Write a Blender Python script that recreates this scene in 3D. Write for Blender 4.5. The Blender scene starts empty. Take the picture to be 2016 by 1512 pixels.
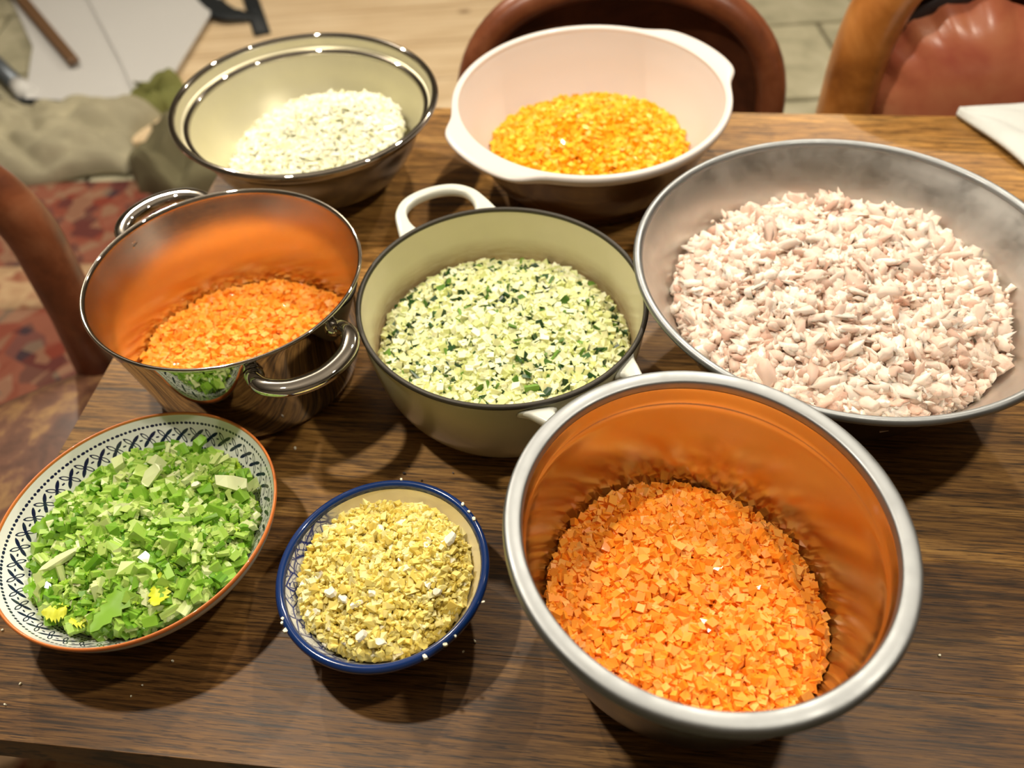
import bpy, math, random
import numpy as np
from mathutils import Matrix, Vector

SC = bpy.context.scene
COL = SC.collection
TZ = 0.76                       # table top height above the floor
CAM_H = 0.62                    # camera above the table top
PI = math.pi
R_ = math.radians
random.seed(7)
rng = np.random.default_rng(11)

# ------------------------------------------------------------------ camera
PITCH, ROLL, FPX = R_(48.62), R_(-3.73), 1642.5
cp, sp = math.cos(PITCH), math.sin(PITCH)
fw = Vector((0, cp, -sp)); rt0 = Vector((1, 0, 0)); up0 = Vector((0, sp, cp))
rt = math.cos(ROLL) * rt0 + math.sin(ROLL) * up0
up = -math.sin(ROLL) * rt0 + math.cos(ROLL) * up0
cam_d = bpy.data.cameras.new('camera')
cam = bpy.data.objects.new('camera', cam_d)
COL.objects.link(cam)
M = Matrix.Identity(4)
for i in range(3):
    M[i][0], M[i][1], M[i][2] = rt[i], up[i], -fw[i]
M.translation = (0, 0, TZ + CAM_H)
cam.matrix_world = M
cam_d.sensor_width = 36
cam_d.lens = FPX / 2016 * 36
cam_d.clip_start = 0.02
cam_d.dof.use_dof = True
cam_d.dof.focus_distance = 0.65
cam_d.dof.aperture_fstop = 4.2
SC.camera = cam
CAMP = np.array([0, 0, TZ + CAM_H])

# ------------------------------------------------------------------ world and lights
w = bpy.data.worlds.new('room_light'); SC.world = w
w.use_nodes = True
w.node_tree.nodes['Background'].inputs['Color'].default_value = (1.0, 0.93, 0.84, 1)
w.node_tree.nodes['Background'].inputs['Strength'].default_value = 0.07

def lamp(x, y, z, watts, rad=0.03, col=(1.0, 0.90, 0.75)):
    d = bpy.data.lights.new('ceiling_spot_or_fill', 'POINT')
    d.energy = watts; d.shadow_soft_size = rad; d.color = col
    o = bpy.data.objects.new('ceiling_spot_or_fill', d); o.location = (x, y, TZ + z)
    COL.objects.link(o)
lamp(-0.52, 0.64, 1.25, 44)
lamp(0.63, 0.36, 1.25, 30)
lamp(0.36, 1.40, 1.25, 46)
lamp(-1.15, 2.45, 1.70, 110)  # added fill lamp, unseen, to brighten the floor things at the back left
lamp(1.3, 2.8, 1.70, 95)  # second added fill lamp, lifts the background on the right
SC.view_settings.view_transform = 'Standard'
SC.view_settings.look = 'None'
SC.view_settings.gamma = 1
SC.view_settings.exposure = -0.12
SC.view_settings.use_curve_mapping = False

# ------------------------------------------------------------------ helpers
def lin(c):
    return tuple(((v / 255) / 12.92 if v / 255 <= 0.04045 else ((v / 255 + 0.055) / 1.055) ** 2.4) for v in c) + (1,)

def link(o, parent=None):
    COL.objects.link(o)
    if parent: o.parent = parent
    return o

def tag(o, label=None, cat=None, group=None, kind=None):
    if label: o['label'] = label
    if cat: o['category'] = cat
    if group: o['group'] = group
    if kind: o['kind'] = kind
    return o

def empty(name, loc, rz=0):
    o = bpy.data.objects.new(name, None); o.empty_display_size = 0.02
    o.location = loc; o.rotation_euler = (0, 0, rz)
    return link(o)

def mesh_obj(name, V, F, mat, parent=None, smooth=True, loc=None, mi=None, uv=None):
    me = bpy.data.meshes.new(name)
    me.from_pydata([tuple(map(float, v)) for v in V], [], F)
    if not isinstance(mat, (list, tuple)): mat = [mat]
    for m in mat: me.materials.append(m)
    if smooth: me.polygons.foreach_set('use_smooth', [True] * len(me.polygons))
    if mi is not None: me.polygons.foreach_set('material_index', mi)
    if uv is not None:
        l = me.uv_layers.new(name='UVMap'); l.data.foreach_set('uv', uv)
    me.update()
    o = bpy.data.objects.new(name, me)
    if loc is not None: o.location = loc
    return link(o, parent)

def stretch(ell):
    """slightly out-of-round bowls: (major, minor, angle in degrees) around mean radius"""
    if not ell: return np.eye(2)
    a, b, an = ell; m = (a + b) / 2; t = R_(an)
    Rm = np.array([[math.cos(t), -math.sin(t)], [math.sin(t), math.cos(t)]])
    return Rm @ np.diag([a / m, b / m]) @ Rm.T

def smooth_profile(pts, n=6):
    """Catmull-Rom resampling of an (r, z) profile"""
    p = np.array(pts, float); P = np.vstack([2 * p[0] - p[1], p, 2 * p[-1] - p[-2]]); out = []
    for i in range(1, len(P) - 2):
        for k in range(n):
            t = k / n
            out.append(0.5 * ((2 * P[i]) + (-P[i - 1] + P[i + 1]) * t + (2 * P[i - 1] - 5 * P[i] + 4 * P[i + 1] - P[i + 2]) * t * t
                              + (-P[i - 1] + 3 * P[i] - 3 * P[i + 1] + P[i + 2]) * t ** 3))
    out.append(P[-2]); out = np.array(out); out[:, 0] = np.maximum(out[:, 0], 0)
    return out

def lathe(name, prof, mat, parent=None, seg=128, ell=None, rmod=None, closed=False, mi=None, loc=None):
    """prof: list of (r, z); uv = (turn, length along the profile)"""
    prof = np.array(prof, float); S = stretch(ell)
    n = len(prof); V = []; F = []; UV = []; MI = []
    L = np.concatenate([[0], np.cumsum(np.hypot(*np.diff(prof, axis=0).T))])
    for j in range(seg):
        t = 2 * PI * j / seg
        for i in range(n):
            r = prof[i, 0]
            if rmod: r = rmod(r, prof[i, 1], t)
            x, y = S @ (r * math.cos(t), r * math.sin(t))
            V.append((x, y, prof[i, 1]))
    rows = n if closed else n - 1
    for j in range(seg):
        k = (j + 1) % seg
        for i in range(rows):
            i2 = (i + 1) % n
            f = (j * n + i, k * n + i, k * n + i2, j * n + i2)
            F.append(f)
            UV += [j / seg, L[i], (j + 1) / seg, L[i], (j + 1) / seg, L[i2], j / seg, L[i2]]
            if mi: MI.append(mi(i, prof))
    return mesh_obj(name, V, F, mat, parent, uv=UV, mi=MI or None, loc=loc)

def catmull(pts, n=8, closed=False):
    p = [np.array(q, float) for q in pts]
    if closed: P = [p[-1]] + p + [p[0], p[1]]
    else: P = [2 * p[0] - p[1]] + p + [2 * p[-1] - p[-2]]
    out = []
    for i in range(1, len(P) - 2):
        for k in range(n):
            t = k / n
            out.append(0.5 * ((2 * P[i]) + (-P[i - 1] + P[i + 1]) * t + (2 * P[i - 1] - 5 * P[i] + 4 * P[i + 1] - P[i + 2]) * t * t
                              + (-P[i - 1] + 3 * P[i] - 3 * P[i + 1] + P[i + 2]) * t ** 3))
    if not closed: out.append(P[-2])
    return out

def sweep(name, path, ra, rb, mat, parent=None, seg=14, upv=(0, 0, 1), closed=False, sq=1.0, sizes=None):
    """tube along a path; ra = half size sideways, rb = half size along upv; sq<1 makes it squarer"""
    path = [np.array(p, float) for p in path]; n = len(path); V = []; F = []; upv = np.array(upv, float)
    for i in range(n):
        a = path[(i + 1) % n] if (closed or i < n - 1) else path[i]
        b = path[i - 1] if (closed or i > 0) else path[i]
        t = a - b; t /= np.linalg.norm(t) + 1e-12
        s = np.cross(t, upv); s /= np.linalg.norm(s) + 1e-12; u = np.cross(s, t)
        k = sizes[i] if sizes is not None else (1, 1)
        for j in range(seg):
            th = 2 * PI * j / seg; c, d = math.cos(th), math.sin(th)
            c = math.copysign(abs(c) ** sq, c); d = math.copysign(abs(d) ** sq, d)
            V.append(path[i] + s * c * ra * k[0] + u * d * rb * k[1])
    for i in range(n if closed else n - 1):
        i2 = (i + 1) % n
        for j in range(seg):
            j2 = (j + 1) % seg
            F.append((i * seg + j, i * seg + j2, i2 * seg + j2, i2 * seg + j))
    if not closed:
        F.append(tuple(range(seg))[::-1]); F.append(tuple((n - 1) * seg + j for j in range(seg)))
    return mesh_obj(name, V, F, mat, parent)

def box(name, x0, x1, y0, y1, z0, z1, mat, parent=None, bev=0.0, smooth=False):
    """box with chamfered edges"""
    if bev <= 0:
        V = [(x, y, z) for x in (x0, x1) for y in (y0, y1) for z in (z0, z1)]
        F = [(0, 1, 3, 2), (4, 6, 7, 5), (0, 4, 5, 1), (2, 3, 7, 6), (0, 2, 6, 4), (1, 5, 7, 3)]
        return mesh_obj(name, V, F, mat, parent, smooth=smooth)
    import bmesh
    bm = bmesh.new(); bmesh.ops.create_cube(bm, size=1)
    for v in bm.verts:
        v.co = ((x0 + x1) / 2 + v.co.x * (x1 - x0), (y0 + y1) / 2 + v.co.y * (y1 - y0), (z0 + z1) / 2 + v.co.z * (z1 - z0))
    bmesh.ops.bevel(bm, geom=bm.edges[:], offset=bev, segments=2, affect='EDGES')
    me = bpy.data.meshes.new(name); bm.to_mesh(me); bm.free(); me.materials.append(mat)
    if smooth: me.polygons.foreach_set('use_smooth', [True] * len(me.polygons))
    return link(bpy.data.objects.new(name, me), parent)

# ------------------------------------------------------------------ materials
class NT:
    def __init__(self, name):
        self.m = bpy.data.materials.new(name); self.m.use_nodes = True
        self.t = self.m.node_tree; self.N = self.t.nodes; self.L = self.t.links
        self.b = self.N['Principled BSDF']
    def new(self, ty, **kw):
        n = self.N.new(ty)
        for k, v in kw.items(): setattr(n, k, v)
        return n
    def put(self, sock, v):
        if isinstance(v, bpy.types.NodeSocket): self.L.new(v, sock)
        elif v is not None: sock.default_value = v
    def math(self, op, a, b=None, c=None, clamp=False):
        n = self.new('ShaderNodeMath', operation=op); n.use_clamp = clamp
        for i, v in enumerate((a, b, c)):
            if v is not None: self.put(n.inputs[i], v)
        return n.outputs[0]
    def coord(self, which='Object', scale=(1, 1, 1), rot=(0, 0, 0)):
        c = self.new('ShaderNodeTexCoord'); m = self.new('ShaderNodeMapping')
        m.inputs['Scale'].default_value = scale; m.inputs['Rotation'].default_value = rot
        self.L.new(c.outputs[which], m.inputs['Vector']); return m.outputs[0]
    def noise(self, vec, scale, detail=3, rough=0.5, dist=0.0, out='Fac'):
        n = self.new('ShaderNodeTexNoise')
        n.inputs['Scale'].default_value = scale; n.inputs['Detail'].default_value = detail
        n.inputs['Roughness'].default_value = rough; n.inputs['Distortion'].default_value = dist
        if vec is not None: self.L.new(vec, n.inputs['Vector'])
        return n.outputs[out]
    def ramp(self, fac, stops, interp='LINEAR'):
        r = self.new('ShaderNodeValToRGB'); e = r.color_ramp.elements; r.color_ramp.interpolation = interp
        while len(e) < len(stops): e.new(0.5)
        for x, (p, c) in zip(e, stops): x.position = p; x.color = c if len(c) == 4 else lin(c)
        self.put(r.inputs[0], fac); return r.outputs[0]
    def mix(self, fac, a, b, mode='MIX'):
        n = self.new('ShaderNodeMix', data_type='RGBA', blend_type=mode)
        self.put(n.inputs[0], fac)
        self.put(n.inputs[6], a if isinstance(a, bpy.types.NodeSocket) or len(a) == 4 else lin(a))
        self.put(n.inputs[7], b if isinstance(b, bpy.types.NodeSocket) or len(b) == 4 else lin(b))
        return n.outputs[2]
    def bump(self, h, strength=0.3, dist=0.001):
        n = self.new('ShaderNodeBump'); n.inputs['Strength'].default_value = strength; n.inputs['Distance'].default_value = dist
        self.L.new(h, n.inputs['Height']); self.L.new(n.outputs[0], self.b.inputs['Normal'])
    def set(self, **kw):
        for k, v in kw.items(): self.put(self.b.inputs[k.replace('_', ' ')], v)
        return self.m

def steel(name, col, rough, aniso=0.0, brushed=True, scratch=0.25):
    t = NT(name)
    c = t.coord('UV', (3, 900, 1))
    br = t.noise(c, 4.0, 3, 0.6)
    sm = t.noise(t.coord('Object', (1, 1, 1)), 35, 3, 0.6)
    base = t.mix(t.math('MULTIPLY', sm, 0.35), lin(col), lin(tuple(v * 0.82 for v in col)))
    r = t.math('ADD', t.math('MULTIPLY', br, scratch * rough), t.math('MULTIPLY', sm, rough * 0.9))
    r = t.math('ADD', r, rough * 0.35)
    if brushed: t.bump(br, 0.06 if aniso else 0.03, 0.0004)
    t.set(Base_Color=base, Metallic=1.0, Roughness=r)
    if aniso:
        tg = t.new('ShaderNodeTangent', direction_type='RADIAL', axis='Z')
        t.L.new(tg.outputs[0], t.b.inputs['Tangent']); t.b.inputs['Anisotropic'].default_value = aniso
    return t.m

def food(name, stops, rough=0.45, sss=0.0, coat=0.0, fine=0.0, ior=1.4, sssr=(1, .5, .2), trans=0.0):
    """colour varies from piece to piece"""
    t = NT(name)
    g = t.new('ShaderNodeNewGeometry'); oi = t.new('ShaderNodeObjectInfo')
    v = t.math('FRACT', t.math('ADD', g.outputs['Random Per Island'], oi.outputs['Random']))
    base = t.ramp(v, stops)
    if fine:
        n = t.noise(t.coord('Object'), 900 if fine < 1 else 350, 2)
        base = t.mix(t.math('MULTIPLY', n, min(fine, .9)), base, t.mix(0.5, base, lin((255, 245, 225))))
    t.set(Base_Color=base, Roughness=rough, Coat_Weight=coat, IOR=ior)
    if sss:
        t.set(Subsurface_Weight=sss, Subsurface_Scale=0.004); t.b.inputs['Subsurface Radius'].default_value = sssr
    if fine: t.bump(t.noise(t.coord('Object', (1, 1, 1)), 420 , 3, .6), .5, .0012)
    if trans: t.set(Transmission_Weight=trans)
    return t.m

def wood_table():
    t = NT('oiled_oak')
    oi = t.new('ShaderNodeObjectInfo')
    c = t.new('ShaderNodeTexCoord'); off = t.new('ShaderNodeVectorMath', operation='ADD')
    k = t.new('ShaderNodeCombineXYZ'); t.L.new(t.math('MULTIPLY', oi.outputs['Random'], 37.0), k.inputs[0]); t.L.new(t.math('MULTIPLY', oi.outputs['Random'], 11.0), k.inputs[2])
    t.L.new(c.outputs['Object'], off.inputs[0]); t.L.new(k.outputs[0], off.inputs[1])
    def mp(s):
        m = t.new('ShaderNodeMapping'); m.inputs['Scale'].default_value = s; t.L.new(off.outputs[0], m.inputs[0]); return m.outputs[0]
    broad = t.noise(mp((2.2, 16, 6)), 1.6, 4, 0.55, 0.6)
    grain = t.noise(mp((6, 170, 20)), 2.2, 5, 0.66, 0.3)
    pores = t.noise(mp((22, 420, 60)), 2.0, 3, 0.6)
    base = t.ramp(broad, [(0.28, (142, 105, 58)), (0.5, (184, 143, 84)), (0.72, (214, 175, 115))])
    g2 = t.ramp(grain, [(0.38, (48, 34, 24)), (0.49, (176, 160, 142)), (0.72, (255, 250, 240))])
    base = t.mix(0.85, base, g2, 'MULTIPLY')
    pr = t.ramp(pores, [(0.36, (105, 90, 80)), (0.47, (255, 255, 255))])
    base = t.mix(0.8, base, pr, 'MULTIPLY')
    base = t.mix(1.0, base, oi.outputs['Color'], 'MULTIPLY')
    t.bump(t.math('ADD', t.math('MULTIPLY', grain, 0.6), t.math('MULTIPLY', pores, 0.4)), 0.35, 0.0006)
    return t.set(Base_Color=base, Roughness=t.math('ADD', t.math('MULTIPLY', grain, 0.2), 0.38), Specular_IOR_Level=0.4)

def leather(name, c1, c2, c3, rough=0.32, sc=14, coat=0.25):
    t = NT(name)
    o = t.coord('Object')
    n = t.noise(o, sc, 5, 0.6, 0.4); f = t.noise(o, 260, 2, 0.5)
    base = t.ramp(n, [(0.3, c1), (0.52, c2), (0.72, c3)])
    t.bump(t.math('ADD', f, t.math('MULTIPLY', n, 2.0)), 0.18, 0.001)
    return t.set(Base_Color=base, Roughness=t.math('ADD', t.math('MULTIPLY', n, 0.25), rough - .1), Coat_Weight=coat, Coat_Roughness=0.25)

def plain(name, col, rough=0.5, metallic=0.0, coat=0.0, nscale=40, namt=0.15, bump=0.0):
    t = NT(name)
    n = t.noise(t.coord('Object'), nscale, 4, 0.6)
    base = t.mix(t.math('MULTIPLY', n, namt * 2), lin(col), lin(tuple(v * 0.78 for v in col)))
    if bump: t.bump(n, bump, 0.002)
    return t.set(Base_Color=base, Roughness=rough, Metallic=metallic, Coat_Weight=coat)

def dutch_oven_enamel(name, interior=False):
    t = NT(name)
    o = t.coord('Object')
    n = t.noise(o, 18, 4, 0.6)
    if interior:                                     # browned band above the food line
        s = t.new('ShaderNodeSeparateXYZ'); t.L.new(o, s.inputs[0])
        band = t.math('SUBTRACT', 1.0, t.math('MULTIPLY', t.math('ABSOLUTE', t.math('SUBTRACT', s.outputs[2], 0.052)), 1 / 0.026), clamp=True)
        streak = t.noise(t.coord('Object', (1, 1, 6)), 60, 4, 0.7)
        st = t.math('MULTIPLY', band, t.math('MULTIPLY', streak, 1.3), clamp=True)
        base = t.mix(n, lin((220, 212, 180)), lin((206, 198, 162)))
        base = t.mix(st, base, lin((150, 112, 56)))
        return t.set(Base_Color=base, Roughness=0.35, Coat_Weight=0.2)
    base = t.mix(n, lin((196, 192, 160)), lin((176, 172, 140)))
    return t.set(Base_Color=base, Roughness=0.3, Coat_Weight=0.4, Coat_Roughness=0.1)

def pattern_mat():
    """printed folk pattern inside the serving bowl: rows of dots and crossed petals; flat print"""
    t = NT('printed_glaze')
    uvn = t.new('ShaderNodeUVMap'); s = t.new('ShaderNodeSeparateXYZ'); t.L.new(uvn.outputs[0], s.inputs[0])
    m = t.math
    def tile(cnt, wmm):
        return m('MULTIPLY', m('SUBTRACT', m('FRACT', m('MULTIPLY', s.outputs[0], float(cnt))), 0.5), wmm)
    vmm = m('MULTIPLY', s.outputs[1], 1000.0)
    def ellipse(x, y, cx, cy, ang, a, b, pw=2.0):
        dx = m('SUBTRACT', x, cx); dy = m('SUBTRACT', y, cy); ca, sa = math.cos(R_(ang)), math.sin(R_(ang))
        u = m('DIVIDE', m('ADD', m('MULTIPLY', dx, ca), m('MULTIPLY', dy, sa)), a)
        v = m('DIVIDE', m('SUBTRACT', m('MULTIPLY', dy, ca), m('MULTIPLY', dx, sa)), b)
        return m('ADD', m('MULTIPLY', u, u), m('POWER', m('ABSOLUTE', v), pw))
    acc = None
    def add(mask):
        nonlocal acc
        acc = mask if acc is None else m('MAXIMUM', acc, mask)
    x = tile(44, 13.0)
    for v0, rad in ((8.2, 1.25), (30.5, .95), (34.2, .95), (57.0, .9)):     # dot rows
        for cx, wd in ((-5.0, 1.6), (-1.4, 1.15), (1.9, 1.15), (4.9, 1.1)):
            add(m('LESS_THAN', ellipse(x, vmm, cx, v0, 0, wd * (0.95 if rad < 1 else 1.0), rad), 1.0))
    for v0 in (19.5, 45.0):                                           # crossed petals
        for (cx, cy, an, hollow) in ((-2.9, -3.0, 44, 0), (2.6, -3.2, -56, 1), (2.6, 3.0, 50, 0), (-2.3, 3.3, -62, 1)):
            e = ellipse(x, vmm, cx, v0 + cy, an, 4.5, 1.5, 1.5)
            add(m('LESS_THAN', e, 1.0) if not hollow else
                m('MULTIPLY', m('LESS_THAN', e, 1.15), m('GREATER_THAN', e, 0.42)))
        for cx in (-6.1, 5.9):
            add(m('LESS_THAN', ellipse(x, vmm, cx, v0 - .3, 20, .85, .8), 1.0))
    wob = t.noise(t.coord('Object'), 160, 2)
    base = t.mix(acc, t.mix(wob, lin((244, 245, 240)), lin((236, 239, 234))), lin((22, 30, 66)))
    return t.set(Base_Color=base, Roughness=0.18, Coat_Weight=0.5, Coat_Roughness=0.05)

def bubble_mat():
    """hand-glazed small bowl: blue bubble net on one side, plain cream on the other"""
    t = NT('bubble_glaze')
    o = t.coord('Object')
    vo = t.new('ShaderNodeTexVoronoi', feature='DISTANCE_TO_EDGE'); vo.inputs['Scale'].default_value = 74
    nz = t.noise(o, 30, 2, out='Color')
    mixv = t.new('ShaderNodeVectorMath', operation='MULTIPLY_ADD'); t.L.new(nz, mixv.inputs[0]); mixv.inputs[1].default_value = (.012, .012, .012); t.L.new(o, mixv.inputs[2])
    t.L.new(mixv.outputs[0], vo.inputs['Vector'])
    vo2 = t.new('ShaderNodeTexVoronoi', feature='DISTANCE_TO_EDGE'); vo2.inputs['Scale'].default_value = 190
    t.L.new(mixv.outputs[0], vo2.inputs['Vector'])
    big = t.ramp(vo.outputs['Distance'], [(0.02, (255, 255, 255)), (0.09, (0, 0, 0))])
    sml = t.ramp(vo2.outputs['Distance'], [(0.02, (255, 255, 255)), (0.12, (0, 0, 0))])
    s = t.new('ShaderNodeSeparateXYZ'); t.L.new(o, s.inputs[0])
    side = t.math('MULTIPLY', t.math('SUBTRACT', -0.018, t.math('ADD', s.outputs[0], t.math('MULTIPLY', s.outputs[1], 0.35))), 60, clamp=True)
    patch = t.ramp(t.noise(o, 55, 2), [(0.42, (0, 0, 0)), (0.56, (255, 255, 255))])
    amt = t.math('MULTIPLY', t.math('MAXIMUM', big, t.math('MULTIPLY', sml, patch)), side)
    amt = t.math('MULTIPLY', amt, t.math('ADD', 0.6, t.noise(o, 40, 3)), clamp=True)
    cream = t.mix(side, t.mix(t.noise(o, 22, 3), lin((246, 238, 206)), lin((238, 226, 182))), lin((222, 224, 220)))
    base = t.mix(amt, cream, lin((24, 46, 128)))
    return t.set(Base_Color=base, Roughness=0.2, Coat_Weight=0.5, Coat_Roughness=0.06)

def rug_mat():
    t = NT('rug_pile')
    o = t.coord('Object')
    v1 = t.new('ShaderNodeTexVoronoi'); v1.inputs['Scale'].default_value = 13; t.L.new(o, v1.inputs['Vector'])
    v2 = t.new('ShaderNodeTexVoronoi'); v2.inputs['Scale'].default_value = 24; t.L.new(o, v2.inputs['Vector'])
    s1 = t.new('ShaderNodeSeparateColor'); t.L.new(v1.outputs['Color'], s1.inputs[0])
    s2 = t.new('ShaderNodeSeparateColor'); t.L.new(v2.outputs['Color'], s2.inputs[0])
    a = t.ramp(s1.outputs[0], [(0.0, (140, 84, 66)), (0.3, (150, 98, 78)), (0.55, (172, 148, 120)), (0.75, (132, 62, 48)), (0.9, (70, 60, 68))], 'CONSTANT')
    b = t.ramp(s2.outputs[0], [(0.0, (156, 92, 74)), (0.4, (62, 50, 58)), (0.58, (168, 140, 112)), (0.8, (142, 66, 52))], 'CONSTANT')
    base = t.mix(0.5, a, b)
    f = t.noise(o, 420, 2); base = t.mix(t.math('MULTIPLY', f, .4), base, lin((90, 60, 48)))
    t.bump(f, 0.5, 0.003)
    return t.set(Base_Color=base, Roughness=0.95, Specular_IOR_Level=0.1)

def stone_mat():
    t = NT('flagstone')
    o = t.coord('Object'); oi = t.new('ShaderNodeObjectInfo')
    n = t.noise(o, 7, 6, 0.62, 0.5)
    base = t.ramp(n, [(0.3, (150, 145, 118)), (0.5, (186, 180, 150)), (0.7, (206, 200, 172))])
    base = t.mix(t.math('MULTIPLY', oi.outputs['Random'], .3), base, lin((150, 146, 124)))
    t.bump(n, 0.3, 0.004)
    return t.set(Base_Color=base, Roughness=0.7)

def pine_mat():
    t = NT('pale_pine')
    n = t.noise(t.coord('Object', (1.2, 14, 4)), 2.4, 4, 0.55, 0.5)
    base = t.ramp(n, [(0.3, (206, 178, 138)), (0.6, (228, 205, 168)), (0.8, (236, 216, 184))])
    k = t.new('ShaderNodeTexVoronoi'); k.inputs['Scale'].default_value = 3.3; t.L.new(t.coord('Object', (1, 1.4, 1)), k.inputs['Vector'])
    kn = t.ramp(k.outputs['Distance'], [(0.05, (130, 92, 54)), (0.11, (255, 255, 255))])
    base = t.mix(0.8, base, kn, 'MULTIPLY')
    return t.set(Base_Color=base, Roughness=0.6)

M_wood = wood_table()
M_steel_mix = steel('satin_steel', (206, 204, 200), 0.20, 0.0)
M_steel_in = steel('polished_bowl_inside', (208, 202, 196), 0.19, 0.0)
M_steel_lip = steel('worn_steel_lip', (158, 161, 162), 0.47, 0.0, scratch=.5)
M_steel_cream_reflect = plain('steel_cream_reflection', (228, 222, 190), 0.38, 0.55, 0, 30, .12)  # cream tint painted in for the reflection of lit onion and pine
M_steel_brushed = steel('brushed_steel', (222, 219, 214), 0.50, 0.5)
M_steel_out = steel('dull_steel_outside', (150, 147, 142), 0.24, 0.3)
M_mirror = steel('mirror_steel', (206, 203, 198), 0.035, 0.0, brushed=False)
M_pot_in = steel('pot_inside_steel', (212, 204, 196), 0.21, 0.6)
M_oven_out = dutch_oven_enamel('sage_enamel')
M_oven_in = dutch_oven_enamel('cream_enamel', True)
M_oven_handle = plain('pale_enamel', (226, 228, 216), 0.25, 0, 0.5, 20, .05)
M_iron = plain('bare_iron_rim', (62, 57, 48), 0.5, 0.3, 0, 200, .3)
M_print = pattern_mat()
M_white_glaze = plain('white_glaze', (222, 222, 214), 0.2, 0, 0.5, 20, .04)
M_orange_glaze = plain('orange_glaze', (226, 128, 62), 0.3, 0, 0.4, 90, .15)
M_bubble = bubble_mat()
M_blue_glaze = plain('cobalt_glaze', (18, 52, 112), 0.14, 0, 0.6, 60, .3)
M_pink = plain('pale_pink_plastic', (222, 214, 208), 0.38, 0, 0.1, 10, .04)
M_brown_out = plain('dark_brown_glaze', (74, 46, 28), 0.25, 0, 0.4, 20, .2)

CARROT = [(0.0, (242, 138, 26)), (0.35, (252, 155, 40)), (0.7, (255, 166, 56)), (1.0, (255, 182, 90))]
M_carrot = food('raw_carrot', CARROT, 0.42, 0.06, 0.05, sssr=(1, .45, .12))
M_zuc = food('zucchini_flesh', [(0, (210, 218, 140)), (0.4, (234, 236, 180)), (1, (246, 246, 210))], 0.4, 0.15, 0.15)
M_zskin = food('zucchini_skin', [(0, (20, 52, 24)), (0.55, (34, 78, 30)), (1, (112, 154, 54))], 0.35, 0, 0.2)
M_chick = food('cooked_chicken', [(0, (212, 166, 146)), (0.2, (236, 204, 186)), (0.6, (246, 222, 206)), (1, (252, 238, 226))], 0.5, 0.25, 0.05, fine=.5, sssr=(1, .45, .3))
M_celery = food('celery_stalk', [(0, (96, 150, 34)), (0.3, (136, 182, 58)), (0.65, (170, 204, 92)), (0.85, (196, 216, 130)), (1, (220, 230, 176))], 0.32, 0.2, 0.25, sssr=(.5, 1, .2))
M_leaf = food('celery_leaf', [(0, (92, 150, 24)), (0.5, (128, 178, 36)), (1, (170, 200, 52))], 0.45, 0, 0.1)
M_leaf_dark = food('dark_leaf', [(0, (112, 160, 20)), (1, (122, 168, 28))], 0.45)
M_leaf_yel = food('yellow_leaf', [(0, (206, 216, 50)), (1, (220, 226, 80))], 0.45)
M_celery_pale = food('pale_celery', [(0, (206, 222, 156)), (1, (222, 232, 178))], 0.35, 0.1, 0.2)
M_garlic = food('chopped_garlic', [(0, (226, 200, 96)), (0.3, (240, 218, 116)), (0.7, (246, 228, 138)), (1, (250, 240, 176))], 0.38, 0.35, 0.2, sssr=(1, .8, .4))
M_garlic_w = food('white_garlic', [(0, (244, 238, 208)), (1, (250, 246, 226))], 0.3, 0.1, 0.3)
M_onion = food('raw_onion', [(0, (238, 238, 200)), (0.5, (246, 246, 218)), (1, (252, 252, 236))], 0.35, 0.5, 0.3, sssr=(1, 1, .7))
M_pepper = food('yellow_squash', [(0, (240, 158, 10)), (0.5, (250, 180, 20)), (1, (255, 204, 60))], 0.4, 0.2, 0.08, sssr=(1, .5, .05))
M_leather = leather('brown_leather', (84, 44, 27), (124, 68, 40), (150, 92, 60))
M_leather_dark = leather('dark_leather', (58, 30, 18), (84, 44, 26), (104, 58, 34))
M_leather_red = leather('red_leather', (176, 84, 66), (200, 118, 84), (214, 142, 100), 0.3, 9)
M_leather_gold = leather('golden_brown_leather', (120, 68, 26), (168, 104, 44), (196, 130, 64), 0.3, 12)
M_leather_worn = leather('worn_seat_leather', (74, 46, 34), (112, 74, 54), (168, 130, 78), 0.45, 26, 0.1)
M_trim_dark = plain('dark_studs', (40, 28, 30), 0.5)
M_rug = rug_mat(); M_stone = stone_mat(); M_pine = pine_mat()
M_grout = plain('grout', (120, 114, 92), 0.9)
M_ceil = plain('ceiling_paint', (112, 106, 98), 0.9)
M_wall = plain('plaster', (120, 108, 92), 0.9)
M_khaki = plain('khaki_canvas', (206, 198, 166), 0.9, 0, 0, 11, .95, .6)
M_olive = plain('olive_canvas', (118, 112, 82), 0.9, 0, 0, 12, .4, .3)
M_olive_green = plain('olive_green_cloth', (122, 124, 66), 0.9, 0, 0, 20, .2, .3)
M_sheet = plain('white_sheet', (214, 214, 212), 0.6, 0, 0, 3, .08)
M_batten = plain('brown_batten', (112, 82, 54), 0.6)
M_black = plain('black_webbing', (24, 30, 34), 0.6)
M_greymetal = plain('grey_metal', (112, 120, 128), 0.4, 0.6)
M_orangep = plain('orange_plastic', (214, 112, 52), 0.5)
M_paleblue = plain('pale_blue_card', (176, 190, 206), 0.7)
M_towel = plain('white_towelling', (226, 230, 226), 0.95, 0, 0, 500, .12, .8)
M_towel_blue = plain('pale_blue_towelling', (196, 212, 232), 0.95, 0, 0, 500, .12, .8)

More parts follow.
